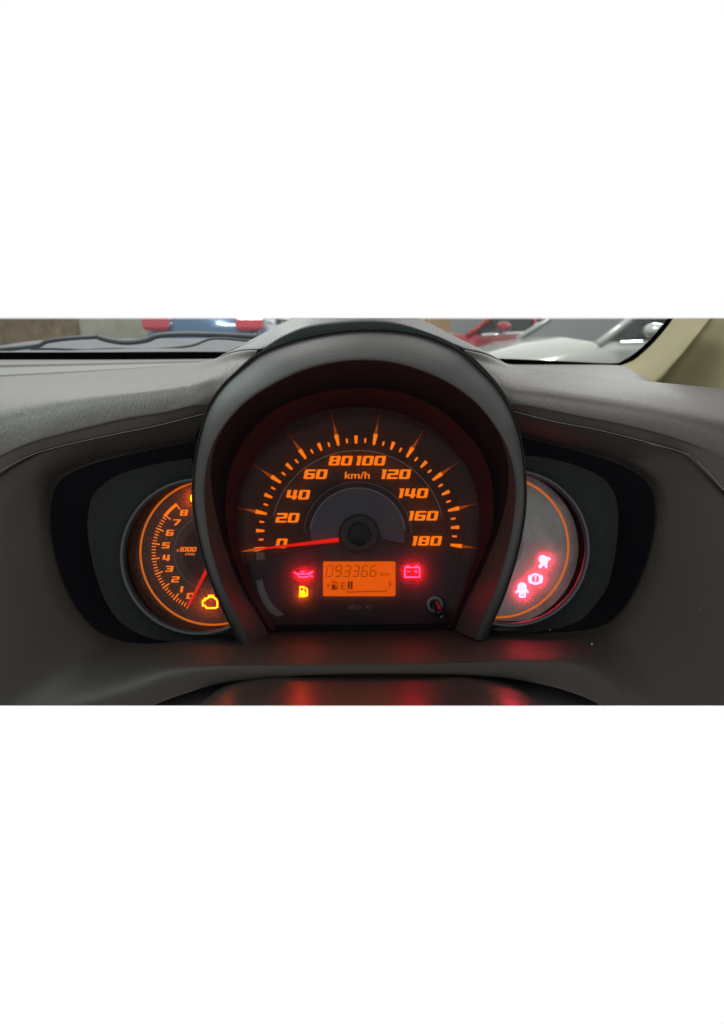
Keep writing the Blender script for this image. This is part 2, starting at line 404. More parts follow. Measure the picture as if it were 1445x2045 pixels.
for i, (sx, sy, sz, ex, ey, ez, bl) in enumerate(FP):
    ez -= {0: 16, 1: 16, 2: 16, 3: 14, 4: 10, 5: 5, 6: 2, 30: 3, 31: 7, 32: 11, 33: 15}.get(i, 16 if i > 33 else 0)
    e = P(ex, ey, ez); s = P(sx, sy, sz)
    if 12 <= i <= 23:                                     # shelf columns
        f = {12: .6, 23: .6, 13: .9, 22: .9}.get(i, 1.0)
    else: f = {11: .3, 24: .3, 10: .1, 25: .1}.get(i, 0)
    cg = Vector((-119, -32.6, e.z)) if i < 16 else Vector((108.4, -26.4, e.z))
    tg = (cg - e).normalized() * 1.3 + Vector((0, 0, -6))
    inner = e + Vector((0, -1.5, -6 - 14 * (1 if 15 < i < 20 else 0))); 
    shelf_y = e.y
    T_shelf = Vector((e.x + (s.x - e.x) * .72, e.y + (s.y - e.y) * 0.10, sz - 9))
    A_shelf = e.lerp(T_shelf, 0.15); B_shelf = e.lerp(T_shelf, 0.55)
    R1_shelf = T_shelf.lerp(s, 0.5) + Vector((0, (s - T_shelf).length * 0.18, (s - T_shelf).length * 0.18))
    A_side = e.lerp(s, 0.10) + Vector((0, 0, 2 + bl * .5)); B_side = e.lerp(s, 0.40) + Vector((0, 0, 2 + bl * 1.6))
    T_side = e.lerp(s, 0.75) + Vector((0, 0, 1 + bl * 1.2)); R1_side = e.lerp(s, 0.93) + Vector((0, 0, 0.8 + bl * .4))
    mixf = lambda a, b: a.lerp(b, f)
    if i < 16 or i > 19:
        inner = e + tg
        LIPS[i] = inner
    rows[0].append(inner)
    rows[1].append(e + Vector((0, 0, -1.5 * (1 - f))))
    rows[2].append(mixf(A_side, A_shelf)); rows[3].append(mixf(B_side, B_shelf))
    rows[4].append(mixf(T_side, T_shelf)); rows[5].append(mixf(R1_side, R1_shelf))
    rows[6].append(s)
    U_shelf = s + Vector((0, -0.4, -5)); U_side = s + Vector((0, 0.2, -4))
    if 6 <= i <= 10 or 26 <= i <= 30:               # sides run on past the frame
        w_ = -1 if i < 16 else 1
        rows[7].append(s + Vector((w_ * 50, 0, -3))); rows[8].append(s + Vector((w_ * 110, 0, -12))); continue
    rows[7].append(mixf(U_side, U_shelf)); rows[8].append(mixf(U_side + Vector((0, 1, -10)), U_shelf + Vector((0, 0, -20))))
net('front_panel', rows, PANEL, dash, 6, 5, low=True)

bpk = [P(250, 840, -14), P(560, 700, -14), P(880, 700, -14), P(1190, 840, -14), P(1190, 1310, -14), P(250, 1310, -14)]
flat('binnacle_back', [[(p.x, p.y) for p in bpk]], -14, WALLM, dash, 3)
SEAMHI = mat('seam_highlight_grey', (0.10, 0.098, 0.09), 0.4, 0, 0.5)  # pale tube colour stands in for light caught along the seam edge
def ktube(name, pts, r_, m, parent, n=6):
    V = []; Fc = []
    for i, p in enumerate(pts):
        t = (pts[min(i + 1, len(pts) - 1)] - pts[max(i - 1, 0)]).normalized()
        u = t.cross(Vector((0, 0, 1))).normalized(); v = u.cross(t)
        for k in range(n):
            a_ = 2 * math.pi * k / n; V.append(p + u * r_ * math.cos(a_) + v * r_ * math.sin(a_))
    for i in range(len(pts) - 1):
        for k in range(n): Fc.append((i * n + k, i * n + (k + 1) % n, (i + 1) * n + (k + 1) % n, (i + 1) * n + k))
    return build(name, V, Fc, m, parent, smooth=True)
for rng in (range(0, 7), range(30, 37)):
    ktube('seam_highlight', spline([P(FP[i][0], FP[i][1], FP[i][2]) + Vector((0, 0.1, 3.4)) for i in rng], 8), 0.33, SEAMHI, dash)
# recess walls and grilles
ML = [(384,917),(299,931),(232,953),(193,983),(182,1005),(177,1033),(176,1062),(184,1115),(196,1160),(212,1200),(235,1235),(262,1256),(300,1274),(340,1280),(395,1281),(475,1276)]
MR = [(975,1265),(1050,1264),(1110,1254),(1145,1242),(1168,1229),(1188,1206),(1200,1190),(1213,1165),(1225,1118),(1232,1058),(1232,1018),(1222,981),(1195,951),(1148,931),(1110,920),(1070,914),(1044,911)]
MZ = 37
def recess(cols, M, bez, lab):
    E = [LIPS[i] + Vector((0, 0, .5)) for i in cols]
    m = [P(x, y, min(MZ, LIPS[i].z - 3)) for (x, y), i in zip(M, cols)]
    rws = [E, [a.lerp(b, .2) for a, b in zip(E, m)], [a.lerp(b, .9) for a, b in zip(E, m)], m]
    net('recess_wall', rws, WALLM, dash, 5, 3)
    # grille from the wall foot to the gauge bezel
    cx, cy, r = bez
    inn = []
    for p in m:
        a = math.atan2(p.y - cy, p.x - cx)
        inn.append(Vector((cx + (r - 3) * math.cos(a), cy + (r - 3) * math.sin(a), MZ - 1)))
    m2 = [a + (a - b).normalized() * 0.6 + Vector((0, 0, 0.4)) for a, b in zip(m, inn)]
    net('grille_panel', [m2, [a.lerp(b, .5) for a, b in zip(m2, inn)], inn], MESHM, dash, 5, 3, uvmm=True)
TB = (-119.0, -32.6, 57.9); WB = (108.4, -26.4, 58.2)
recess(list(range(0, 16)), ML, TB, 'left'); recess(list(range(20, 37)), MR, WB, 'right')

# rear deck towards the windscreen (strips left and right)
def strip(name, pts0, pts1, z0, z1, m, nv=3):
    zz = lambda z, i, n: z if not isinstance(z, (list, tuple)) else z[i]
    a = [P(x, y, zz(z0, i, 0)) for i, (x, y) in enumerate(pts0)]; b = [P(x, y, zz(z1, i, 0)) for i, (x, y) in enumerate(pts1)]
    return net(name, [a, a.__class__([p.lerp(q, .5) for p, q in zip(a, b)]), b], m, dash, 5, nv)
DECK = mat('deck_plastic', (0.085, 0.085, 0.08), 0.55, 0, 0.4, bump=('Object', (900, 900, 900), 0.3, 0.0003))
DECK2 = mat('deck_plastic_dark', (0.020, 0.022, 0.022), 0.6, 0, 0.3)
strip('deck_strip', [(-60,718),(100,718),(250,718),(400,717),(500,716)], [(-60,730),(100,728),(250,725),(400,722),(500,720)], -380, -330, DECK)
strip('deck_groove', [(-60,729),(100,727),(250,724),(400,721),(500,719)], [(-60,737),(100,733),(250,729),(400,725),(500,722)], -334, -318, DECK2)
strip('deck_strip', [(-60,736),(100,732),(250,728),(400,724),(500,721)], [(-60,757),(100,747),(250,739),(400,727),(500,723)], -318, -250, DECK)
strip('deck_groove', [(-60,752),(100,744),(250,736),(400,726),(500,723)], [(-60,775),(100,765),(250,755),(400,742),(500,735)], -252, -215, DECK2)
strip('deck_strip', [(930,716),(1010,727),(1126,728),(1236,730),(1262,739),(1340,764)], [(930,745),(1010,745),(1126,752),(1236,764),(1290,770),(1350,780)], [-380,-380,-380,-360,-300,-260], -160, DECK)

# cap over the hood, behind the dark channel
capx = [(418,733),(445,713),(480,703),(520,699),(568,672),(624,653),(718,644),(792,648),(867,671),(919,694),(955,702),(985,714),(1012,732)]
capz = [-14,8,36,63,71,74,76,74,71,63,36,8,-14]
silx = [(425,724),(440,713),(475,693),(523,667),(575,640),(640,616),(712,606),(780,616),(845,640),(897,667),(935,687),(975,710),(1006,728)]
silz = [-22,-5,12,22,27,30,30,30,27,22,12,-5,-22]
a = [P(x, y, z) for (x, y), z in zip(capx, capz)]; b = [P(x, y, z) for (x, y), z in zip(silx, silz)]
mid = [p.lerp(q, .5) + Vector((0, 1.2, 1)) for p, q in zip(a, b)]
far = [P(x, y + 10, z - 90) for (x, y), z in zip(silx, silz)]
a0 = [p + Vector((0, -5.0, -14)) for p in a]
net('top_cap', [a0, a, mid, b, far], CAPM, dash, 6, 5)

# dark seal lying under the groove round the hood
HO = [(483,1290),(465,1256),(436,1195),(413,1134),(396,1068),(386,1005),(388,940),(399,875),(415,819),(445,772),(485,735),(530,703),(615,675),(719,661),(827,668),(912,700),(955,737),(990,773),(1018,819),(1037,876),(1047,945),(1048,1010),(1040,1068),(1024,1134),(1001,1200),(983,1240),(966,1277)]
HB = [(500,1290),(482,1248),(453,1190),(430,1130),(414,1063),(407,993),(411,935),(425,885),(452,840),(490,800),(540,767),(600,738),(660,722),(721,716),(785,721),(850,740),(905,767),(950,801),(985,842),(1010,885),(1025,935),(1030,993),(1022,1063),(1005,1130),(983,1193),(965,1235),(950,1277)]
HI = [(540,1262),(520,1225),(494,1182),(471,1128),(455,1070),(449,1010),(456,950),(474,900),(500,862),(540,825),(590,798),(650,781),(690,776),(721,775),(755,776),(800,783),(850,802),(895,830),(935,868),(962,905),(980,950),(986,1010),(980,1065),(958,1125),(932,1180),(914,1222),(902,1256)]
HD = [(552,1258),(534,1222),(510,1180),(489,1125),(480,1075),(479,1030),(487,985),(510,932),(545,885),(590,850),(640,826),(680,816),(705,814),(722,813),(740,815),(768,820),(812,835),(855,860),(900,905),(932,950),(945,1000),(950,1035),(950,1075),(941,1125),(918,1180),(901,1222),(891,1254)]
def zO(y): return 48 + (1285 - y) / (1285 - 660) * 52
def zI(y): return 8 + (1285 - y) / (1285 - 775) * 22
def outw(p, k):
    d = Vector((p.x + 2, p.y - 6, 0)).normalized(); return p + d * k
g0 = []; g1 = []
for (x, y) in HO[7:20]:
    p = P(x, y, zO(y) - 32); g0.append(outw(p, -2)); g1.append(outw(p, 3.5))
net('hood_seal', [g0, [p.lerp(q, .5) for p, q in zip(g0, g1)], g1], SEAM, dash, 5, 2)

GRV = mat('groove_ribbed', (0.018, 0.021, 0.019), 0.9, 0, 0.0, bump=('Object', (700, 250, 700), 0.8, 0.001))
for pts in ([(427,723,5),(445,714,22),(467,706,40),(495,702,60),(520,701,72)], [(1008,731,5),(985,718,22),(962,708,40),(940,703,58),(920,699,72)]):
    ktube('groove_strip', spline([P(*p) for p in pts], 6), 1.5, GRV, dash)
for pts in ([(522,706,80),(502,720,80),(478,742,79),(453,768,79),(430,796,78),(414,821,77)], [(919,703,80),(940,718,80),(964,741,79),(985,765,79),(1003,790,78),(1021,822,77)]):
    ktube('groove_strip', spline([P(*p) for p in pts], 6), 2.0, GRV, dash)

# ================================================================== GAUGE HOOD
hood = thing('gauge_hood', K2W((0, -94, 48)), 'charcoal horseshoe-shaped plastic hood standing out round the central speedometer', 'gauge hood')
O_ = [P(x, y, zO(y)) for x, y in HO]
B_ = [P(x, y, zO(yo) + 5 + 15 * max(0, min(1, (1000 - yo) / 300))) for (x, y), (xo, yo) in zip(HB, HO)]
I_ = [P(x, y, zI(y)) for x, y in HI]
D_ = [P(x, y, 0) for x, y in HD]
back = [Vector((p.x * .985, p.y, p.z - 130)) for p in O_]
backn = [a.lerp(b, 0.06) for a, b in zip(O_, back)]
edge = [a.lerp(b, 0.07) + Vector((0, 0, 1.6)) for a, b in zip(O_, B_)]
midf = [a.lerp(b, 0.55) + Vector((0, 0, 2.2)) for a, b in zip(O_, B_)]
lip = [a.lerp(b, 0.03) for a, b in zip(B_, I_)]
lip2 = [a.lerp(b, 0.09) for a, b in zip(B_, I_)]
TK = {0: .88, 1: .84, 2: .8, 3: .76, 4: .66, 5: .42, 6: .2, 7: .1}  # black zone narrows down the legs, shaped like the shade
tk = [TK.get(min(i, 26 - i), .06) for i in range(27)]
lip2 = [a.lerp(b, t) for a, b, t in zip(B_, I_, tk)]
lipm = [a.lerp(b, t * .5) for a, b, t in zip(B_, I_, tk)]
net('hood_shell', [back, backn, O_, edge, midf, B_, lip, lipm, lip2], HOODM, hood, 5, 5)
m1 = [a.lerp(b, 0.5) for a, b in zip(lip2, I_)]
net('hood_inner_shade', [lip2, m1, [a.lerp(b, .97) for a, b in zip(lip2, I_)], I_], HOODSHADE, hood, 5, 4)
I2 = [p + Vector((0, 0, -1)) for p in I_]
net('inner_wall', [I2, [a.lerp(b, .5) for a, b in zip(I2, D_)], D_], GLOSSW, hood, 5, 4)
# textured channel strip on top
c0 = [(521,701),(568,672),(624,653),(718,644),(792,648),(867,671),(920,696)]
c1 = [(523,711),(568,688),(620,673),(719,661),(800,664),(867,681),(918,706)]
A = [P(x, y, 80) for x, y in c0]; B = [P(x, y, 92) for x, y in c1]
net('channel_strip', [[p + Vector((0, -1, -12)) for p in A], A, [p.lerp(q, .5) + Vector((0, 1.2, 1.2)) for p, q in zip(A, B)], B, [p + Vector((0, -1, -8)) for p in B]], CHAN, hood, 6, 4)

# ================================================================== SPEEDOMETER
sp = thing('speedometer', K2W((0, -90, 0)), 'central speedometer dial marked 0 to 180 km/h with red needle', 'speedometer')
def q(x, y, z=0): p = P(x, y, z); return (p.x, p.y)
kx = 500 / F
SC = q(714, 1066); SRX, SRY = 1.035, 1.0
face = [(x, y) for x, y in [(530,1262),(500,1215),(470,1140),(450,1060),(448,980),(470,890),(530,820),(620,780),(720,768),(820,780),(910,830),(965,900),(988,980),(985,1070),(955,1150),(925,1215),(905,1262)]]
face3 = spline([Vector(P(x, y, 0)) for x, y in face], 4)
fc = flat('dial_face', [[(p.x, p.y) for p in face3]], -0.6, DIAL, sp, 1.5)
# plum coloured outer band of the dial
def sarc(r0, r1, a0, a1, n=64): return arcband(SC[0], SC[1], r0 * kx, r1 * kx, R(a0), R(a1), n, 1)
def sarcx(r0, r1, a0, a1, n=64):
    pts = arcband(0, 0, r0 * kx, r1 * kx, R(a0), R(a1), n); return [(SC[0] + x * SRX, SC[1] + y) for x, y in pts]
# sloping band
V = []; Fc = []; n = 72
for i in range(n + 1):
    a = R(-16 + 212 * i / n)
    for (r, z) in ((206, -0.1), (208, 0.9), (252, 4.6)):
        V.append((SC[0] + r * kx * SRX * math.cos(a), SC[1] + r * kx * math.sin(a), z))
for i in range(n):
    for j in range(2): Fc.append((i * 3 + j, i * 3 + j + 1, i * 3 + j + 4, i * 3 + j + 3))
build('dial_band', V, Fc, PLUM, sp, smooth=True, clip=False)
flat('dial_line', [sarcx(165.5, 167, 12, 168)], 0.15, LINEG, sp, 0.2)
flat('dial_line', [sarcx(103, 104, 0, 180)], 0.15, mat('dial_line_dim', (0.03, 0.03, 0.035), 0.5), sp, 0.2)
flat('inner_disc', [sarcx(0.5, 91, -12, 192)], 0.5, DIALG, sp, 0.8)
flat('disc_rim', [sarcx(90.5, 92.3, 5, 175)], 0.9, LINEG, sp, 0.6)
# lower plate with a shoulder round the hub
sh = [(500,1120),(560,1112),(600,1102),(640,1095),(660,1088),(671,1078),(676,1062),(684,1047),(698,1036),(717,1031),(736,1036),(750,1046),(758,1060),(764,1074),(775,1084),(800,1092),(850,1101),(900,1110),(935,1118)]
low = [(945,1150),(925,1190),(905,1226),(889,1243),(720,1246),(548,1247),(527,1215),(505,1175),(492,1145)]
flat('lower_plate', [[q(x, y) for x, y in [(v.x, v.y) for v in spline([Vector((x, y, 0)) for x, y in sh], 3)] + low]], 1.4, mat('lower_plate_black', (0.007, 0.0075, 0.010), 0.5, 0, 0.06, var=(40, 0.3)), sp, 2)
# side inserts
INS = mat('insert_grey', (0.05, 0.05, 0.055), 0.5, var=(60, 0.2))
flat('side_insert', [[q(x, y) for x, y in [(512,1159),(524,1156),(529,1178),(540,1200),(553,1216),(568,1227),(552,1230),(539,1221),(526,1203),(517,1182)]]], 1.9, INS, sp, 0.4)
flat('side_insert', [[q(x, y) for x, y in [(512,1103),(527,1103),(530,1116),(513,1119)]]], 1.9, mat('insert_dark', (0.03, 0.03, 0.033), 0.5), sp, 0.4)
flat('side_insert', [[q(x, y) for x, y in [(938,1160),(946,1163),(930,1205),(915,1232),(905,1230),(920,1205)]]], 1.9, mat('insert_dark', (0.03, 0.03, 0.033), 0.5), sp, 0.4)
# ticks
def polar(r, a): return (SC[0] + r * kx * SRX * math.cos(R(a)), SC[1] + r * kx * math.sin(R(a)))
def tick(r0, r1, w0, w1, a, z=0.25, m=ORANGE, name='tick', th=0.2):
    c0 = polar(r0, a); c1 = polar(r1, a); t = Vector((c1[0] - c0[0], c1[1] - c0[1])).normalized(); nrm = Vector((-t.y, t.x))
    f = lambda c, w: (c[0] + nrm.x * w * kx / 2, c[1] + nrm.y * w * kx / 2)
    return flat(name, [[f(c0, w0), f(c1, w1), f(c1, -w1), f(c0, -w0)]], z, m, sp, th)
for i in range(37):
    a = 189.0 - 196.0 * i / 36
    if i % 4 == 0:
        tick(180, 202, 4.5, 8.5, a, name='major_tick')
        # tick light mirrored on the sloping band, put in as dim glowing streaks
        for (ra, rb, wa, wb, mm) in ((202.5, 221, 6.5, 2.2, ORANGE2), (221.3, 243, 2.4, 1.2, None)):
            if mm is None: mm = emit('streak_orange_faint', (1.0, 0.15, 0.01), 0.08)
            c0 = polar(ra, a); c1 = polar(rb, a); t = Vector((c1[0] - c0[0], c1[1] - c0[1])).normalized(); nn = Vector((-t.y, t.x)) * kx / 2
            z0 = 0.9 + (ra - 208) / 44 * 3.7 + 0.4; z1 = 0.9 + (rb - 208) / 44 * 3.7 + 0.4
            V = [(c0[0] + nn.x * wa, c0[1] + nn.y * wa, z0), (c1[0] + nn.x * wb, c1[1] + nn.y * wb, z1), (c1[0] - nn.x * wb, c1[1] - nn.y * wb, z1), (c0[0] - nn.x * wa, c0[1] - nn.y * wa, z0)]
            build('tick_streak', V, [(0, 1, 2, 3)], mm, sp, clip=False)
    elif i % 2 == 0:
        tick(180, 196, 4.2, 7.2, a)
    else:
        tick(182, 191, 3.2, 3.8, a, name='minor_tick')
for s, x, y in (('0',562,1085),('20',574,1034),('40',595,988),('60',630,947),('80',680,920),('100',741,920),('120',791,947),('140',826,985),('160',846,1030),('180',853,1080)):
    numeral(s, x, y, 19, 21.5, 0.3, ORANGE, sp)
text('unit_text', 'km/h', 713, 949, 14, 0.3, ORANGE, sp, 0.05, bold=0.012, wpx=50)
# needle
def needle(name, tip, root, wt, wr, z0, z1, m, parent):
    a = P(*tip, z0); b = P(*root, z1); t = (b - a).normalized(); nn = Vector((-t.y, t.x, 0)) * (500 / F) / 2
    V = [a + nn * wt, a - nn * wt, b - nn * wr, b + nn * wr]
    V += [v + Vector((0, 0, -1.2)) for v in V]
    V += [(a + b) / 2 + Vector((0, 0, .5))]
    Fc = [(0, 1, 2, 3), (0, 1, 5, 4), (1, 2, 6, 5), (2, 3, 7, 6), (3, 0, 4, 7)]
    return build(name, V[:8], Fc, m, parent, clip=False)
needle('needle', (512,1097), (676,1078), 3.0, 9, 4.6, 4.0, REDN, sp)
needle('needle_tip', (484,1101), (511.5,1097), 1.2, 5.5, 4.6, 4.6, emit('needle_tip_orange', (1.0, .13, .01), .5), sp)
hc = P(717, 1067, 8)
HUB = mat('hub_black', (0.0035, 0.0045, 0.006), 0.4, 0, 0.12)
hb = ringstrip('hub', [(hc.x, hc.y, 16.0, 1.5), (hc.x, hc.y, 15.2, 4.2), (hc.x, hc.y, 14.2, 4.9), (hc.x, hc.y, 11.0, 5.4), (hc.x, hc.y, 10.0, 5.0), (hc.x, hc.y, 9.2, 5.0), (hc.x, hc.y, 9.0, 6.4), (hc.x, hc.y, 7.8, 7.0), (hc.x, hc.y, 0.05, 7.2)], HUB, sp)
# display
def rrect(x0, y0, x1, y1, r=3, n=4):
    pts = []
    for cx, cy, a0 in ((x1 - r, y1 - r, 0), (x0 + r, y1 - r, 90), (x0 + r, y0 + r, 180), (x1 - r, y0 + r, 270)):
        for i in range(n + 1):
            a = R(a0 + 90 * i / n); pts.append((cx + r * math.cos(a), cy + r * math.sin(a)))
    return pts
disp = flat('display', [[q(x, y) for x, y in rrect(645, 1121, 789, 1190, 3)]], 1.75, LCD, sp, 0.4)
SEG = {'a': ((.1,1),(.9,1)), 'b': ((1,.95),(1,.55)), 'c': ((1,.45),(1,.05)), 'd': ((.1,0),(.9,0)), 'e': ((0,.45),(0,.05)), 'f': ((0,.95),(0,.55)), 'g': ((.1,.5),(.9,.5))}
DG = {'0': 'abcdef', '9': 'abcdfg', '3': 'abcdg', '6': 'acdefg'}
for k, ch in enumerate('093366'):
    shp = []
    x0, y0, w, h = 651 + k * 17.4, 1150.5, 11.2, 21
    for s_ in DG[ch]:
        (ax, ay), (bx, by) = SEG[s_]
        A0 = (x0 + ax * w + ay * 3.2, y0 - ay * h); B0 = (x0 + bx * w + by * 3.2, y0 - by * h)
        d = Vector((B0[0] - A0[0], B0[1] - A0[1])).normalized(); nn = Vector((-d.y, d.x)) * 0.95
        shp.append([[q(A0[0] + nn.x, A0[1] + nn.y), q(B0[0] + nn.x, B0[1] + nn.y), q(B0[0] - nn.x, B0[1] - nn.y), q(A0[0] - nn.x, A0[1] - nn.y)]])
    multi('display_digit', shp, 1.9, INKD if k else INK, sp, 0.1)
text('display_text', 'km', 769, 1146, 9, 1.9, INK, sp, wpx=18)
text('display_text', 'E', 685, 1170, 14, 1.9, INKD, sp)
text('display_text', 'F', 780, 1167, 13, 1.9, INK, sp)
multi('fuel_bar', [[[q(x, y) for x, y in r_]] for r_ in ([(694,1160),(698,1160),(698,1176),(694,1176)], [(699.5,1160),(704,1160),(704,1176),(699.5,1176)])], 1.9, INKD, sp, .1)
multi('fuel_scale', [[[q(x, y) for x, y in r_]] for r_ in ([(692.5,1178),(694,1178),(694,1182.5),(692.5,1182.5)], [(694,1181),(772,1179),(772,1180.6),(694,1182.6)], [(771,1176),(772.5,1176),(772.5,1180.6),(771,1180.6)], [(732,1177.5),(733.3,1177.5),(733.3,1180),(732,1180)])], 1.9, INKD, sp, .1)
def pump(x, y, s):   # fuel pump, centre, size in px (height)
    f = lambda a, b: q(x + (a - .5) * s, y - (b - .5) * s)
    body = [[f(.1,0),f(.66,0),f(.66,.1),f(.6,.1),f(.6,1),f(.16,1),f(.16,.1),f(.1,.1)], [f(.24,.6),f(.52,.6),f(.52,.88),f(.24,.88)]]
    hose = [[f(.63,.5),f(.74,.5),f(.74,.2),f(.84,.2),f(.84,.62),f(.72,.86),f(.66,.8),f(.76,.6),f(.76,.58),f(.92,.62),f(.92,.12),f(.66,.12),f(.66,.42)]]
    hose = [[f(.62,.48),f(.72,.48),f(.72,.16),f(.84,.16),f(.84,.66),f(.66,.88),f(.72,.95),f(.93,.7),f(.93,.07),f(.64,.07),f(.64,.4),f(.62,.4)]]
    return body, hose
b_, h_ = pump(668, 1168.5, 17)
multi('display_pump_icon', [b_, h_], 1.9, INKD, sp, .1)
flat('display_arrow', [[q(652,1169), q(657,1165.5), q(657,1172.5)]], 1.9, INKD, sp, .1)
text('part_code', '0815  A1', 718, 1212, 8.5, 1.55, PRINT, sp, wpx=46)
# warning lamps
def stroke(pts, w, closed=False):
    """thick line as separate quads in photo px"""
    shp = []
    L = pts + [pts[0]] if closed else pts
    for a, b in zip(L[:-1], L[1:]):
        A0 = Vector(a); B0 = Vector(b); d = (B0 - A0).normalized(); nn = Vector((-d.y, d.x)) * w / 2; e = d * w * .35
        shp.append([[tuple(A0 - e + nn), tuple(B0 + e + nn), tuple(B0 + e - nn), tuple(A0 - e - nn)]])
    return shp
def conv(shp, z=0): return [[[q(x, y, z) for x, y in lp] for lp in s_] for s_ in shp]
oil = stroke([(588,1143),(596,1146),(612,1146),(624,1141),(614,1152),(597,1152),(594,1146)], 2.2) + stroke([(601,1141),(609,1141)], 1.8) + stroke([(605,1141),(605,1146)], 1.8) + [[[(622,1148),(624.5,1151),(622,1153),(620,1151)]]]
o = multi('oil_lamp', conv(oil), 1.7, REDL, sp); o['label'] = 'glowing pink-red oil can warning lamp'
bat = stroke([(808,1133),(837,1133),(837,1152),(808,1152)], 2.2, True) + [[[(811,1129),(817,1129),(817,1132),(811,1132)]], [[(828,1129),(834,1129),(834,1132),(828,1132)]]] + stroke([(812,1141),(818,1141)], 1.4) + stroke([(827,1141),(833,1141)], 1.4) + stroke([(830,1138),(830,1144)], 1.4)
o = multi('battery_lamp', conv(bat), 1.7, REDL, sp); o['label'] = 'glowing pink-red battery warning lamp'
b_, h_ = pump(605.5, 1181, 21)
o = multi('fuel_lamp', [b_, h_], 1.7, AMBER, sp); o['label'] = 'glowing amber fuel pump warning lamp'
# trip knob
kb = P(868, 1207, 1.5)
CHR = mat('knob_collar_grey', (0.12, 0.12, 0.125), 0.3, 0.3, 0.5)
ringstrip('knob_collar', [(kb.x, kb.y, 6.6, 1.4), (kb.x, kb.y, 6.4, 3.0), (kb.x, kb.y, 5.4, 3.6), (kb.x, kb.y, 4.9, 2.4), (kb.x, kb.y, 4.0, 2.2)], CHR, sp, 40)
KNM = mat('knob_black', (0.006, 0.006, 0.007), 0.22, 0, 0.4)
ka = P(868, 1205, 1.6); kb2 = P(880, 1227, 21)
def axis_tube(name, a, b, prof, m, parent, n=28):
    t = (b - a).normalized(); u = t.cross(Vector((1, 0, 0))).normalized(); v = u.cross(t); V = []; Fc = []
    for f_, r_ in prof:
        for k in range(n):
            th = 2 * math.pi * k / n; V.append(a.lerp(b, f_) + u * r_ * math.cos(th) + v * r_ * math.sin(th))
    for i in range(len(prof) - 1):
        for k in range(n): Fc.append((i * n + k, i * n + (k + 1) % n, (i + 1) * n + (k + 1) % n, (i + 1) * n + k))
    return build(name, V, Fc, m, parent, smooth=True, clip=False)
axis_tube('trip_knob', ka, kb2, [(0, 3.0), (.9, 3.1), (.96, 3.3), (1.0, 3.2), (1.02, 2.8), (1.025, 2.3), (1.0, 2.1), (1.0, .02)], KNM, sp)
kn = (kb2 - ka).normalized(); sd = kn.cross(Vector((1, 0, 0))).normalized(); sd = sd if sd.y > 0 else -sd
lt = kn.cross(sd).normalized(); s0 = ka.lerp(kb2, .15) + sd * 3.22; s1 = ka.lerp(kb2, .85) + sd * 3.22
build('knob_stripe', [s0 - lt * .8, s0 + lt * .8, s1 + lt * .9, s1 - lt * .9, s0 - lt * .8 - sd * .5, s0 + lt * .8 - sd * .5, s1 + lt * .9 - sd * .5, s1 - lt * .9 - sd * .5],
      [(0, 1, 2, 3), (0, 1, 5, 4), (2, 3, 7, 6), (1, 2, 6, 5), (3, 0, 4, 7)], mat('stripe_red', (0.45, 0.01, 0.012), 0.4), sp, clip=False)
# clear cover
LENS = mat_lens('dusty_clear_cover', 0.15, gloss=0.006, scale=40)
LZP = 6.6
hole = []
lensp = [(534,1250),(500,1205),(474,1140),(456,1075),(452,1010),(460,950),(480,895),(525,840),(590,800),(660,783),(721,779),(790,786),(850,806),(905,842),(950,895),(975,950),(982,1010),(975,1070),(952,1135),(925,1190),(905,1235),(898,1247)]
lv = [P(x, y, LZP) for x, y in lensp]
kc = P(871, 1210, LZP)
flat('clear_cover', [[(p.x, p.y) for p in spline(lv, 3)], [(kc.x + 8.2 * math.cos(-t / 24 * 2 * math.pi), kc.y + 8.2 * math.sin(-t / 24 * 2 * math.pi)) for t in range(24)]], LZP, LENS, sp, 0.0)

# ================================================================== SIDE GAUGES
def gauge_shell(par, bez, dial, zd, facem):
    cx, cy, r = bez; dx, dy, dr = dial
    ringstrip('bezel', [(cx, cy, r + 0.6, MZ - 3), (cx, cy, r + 0.2, 42), (cx, cy, r - 0.8, 44), (cx, cy, r - 2.6, 43.4), (cx, cy, r - 3.4, 40)], BEZ, par)
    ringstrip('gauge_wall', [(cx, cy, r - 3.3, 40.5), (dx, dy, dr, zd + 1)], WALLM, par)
    disc('dial_face', dx, dy, dr + 0.5, zd, facem, par)
tc_ = thing('tachometer', K2W((-119, -90, 22)), 'left rev counter dial with orange ring and numbers 0 to 8, partly behind the hood', 'rev counter')
ZD = 22
tc_['side'] = -1
def qd(x, y): return q(x, y, ZD)
TD = mat('tacho_dial', (0.016, 0.012, 0.010), 0.5, 0, 0.1, var=(35, 0.3))
gauge_shell(tc_, TB, (-116.5, -31.5, 61), ZD, TD)
kd = (500 - ZD) / F
TC = qd(425, 1103)
flat('glow_ring', [circ(*TC, 146.5 * kd, 120), circ(*TC, 142.5 * kd, 120)[::-1]], ZD + .4, emit('ring_orange', (1.0, .2, .004), .62), tc_, .3)
flat('dial_line', [circ(*TC, 78 * kd, 80), circ(*TC, 76.5 * kd, 80)[::-1]], ZD + .2, mat('dial_line_dim', (0.03, 0.03, 0.035), 0.5), tc_, .15)
flat('inner_disc', [circ(*TC, 60 * kd, 64)], ZD + .3, DIAL, tc_, .25)
def tpol(r, a): return (TC[0] + r * kd * math.cos(R(a)), TC[1] + r * kd * math.sin(R(a)))
def ttick(r0, r1, w, a, name='tick'):
    c0 = tpol(r0, a); c1 = tpol(r1, a); t = Vector((c1[0] - c0[0], c1[1] - c0[1])).normalized(); nn = Vector((-t.y, t.x)) * w * kd / 2
    return flat(name, [[(c0[0] + nn.x, c0[1] + nn.y), (c1[0] + nn.x, c1[1] + nn.y), (c1[0] - nn.x, c1[1] - nn.y), (c0[0] - nn.x, c0[1] - nn.y)]], ZD + .35, ORANGE, tc_, .2)
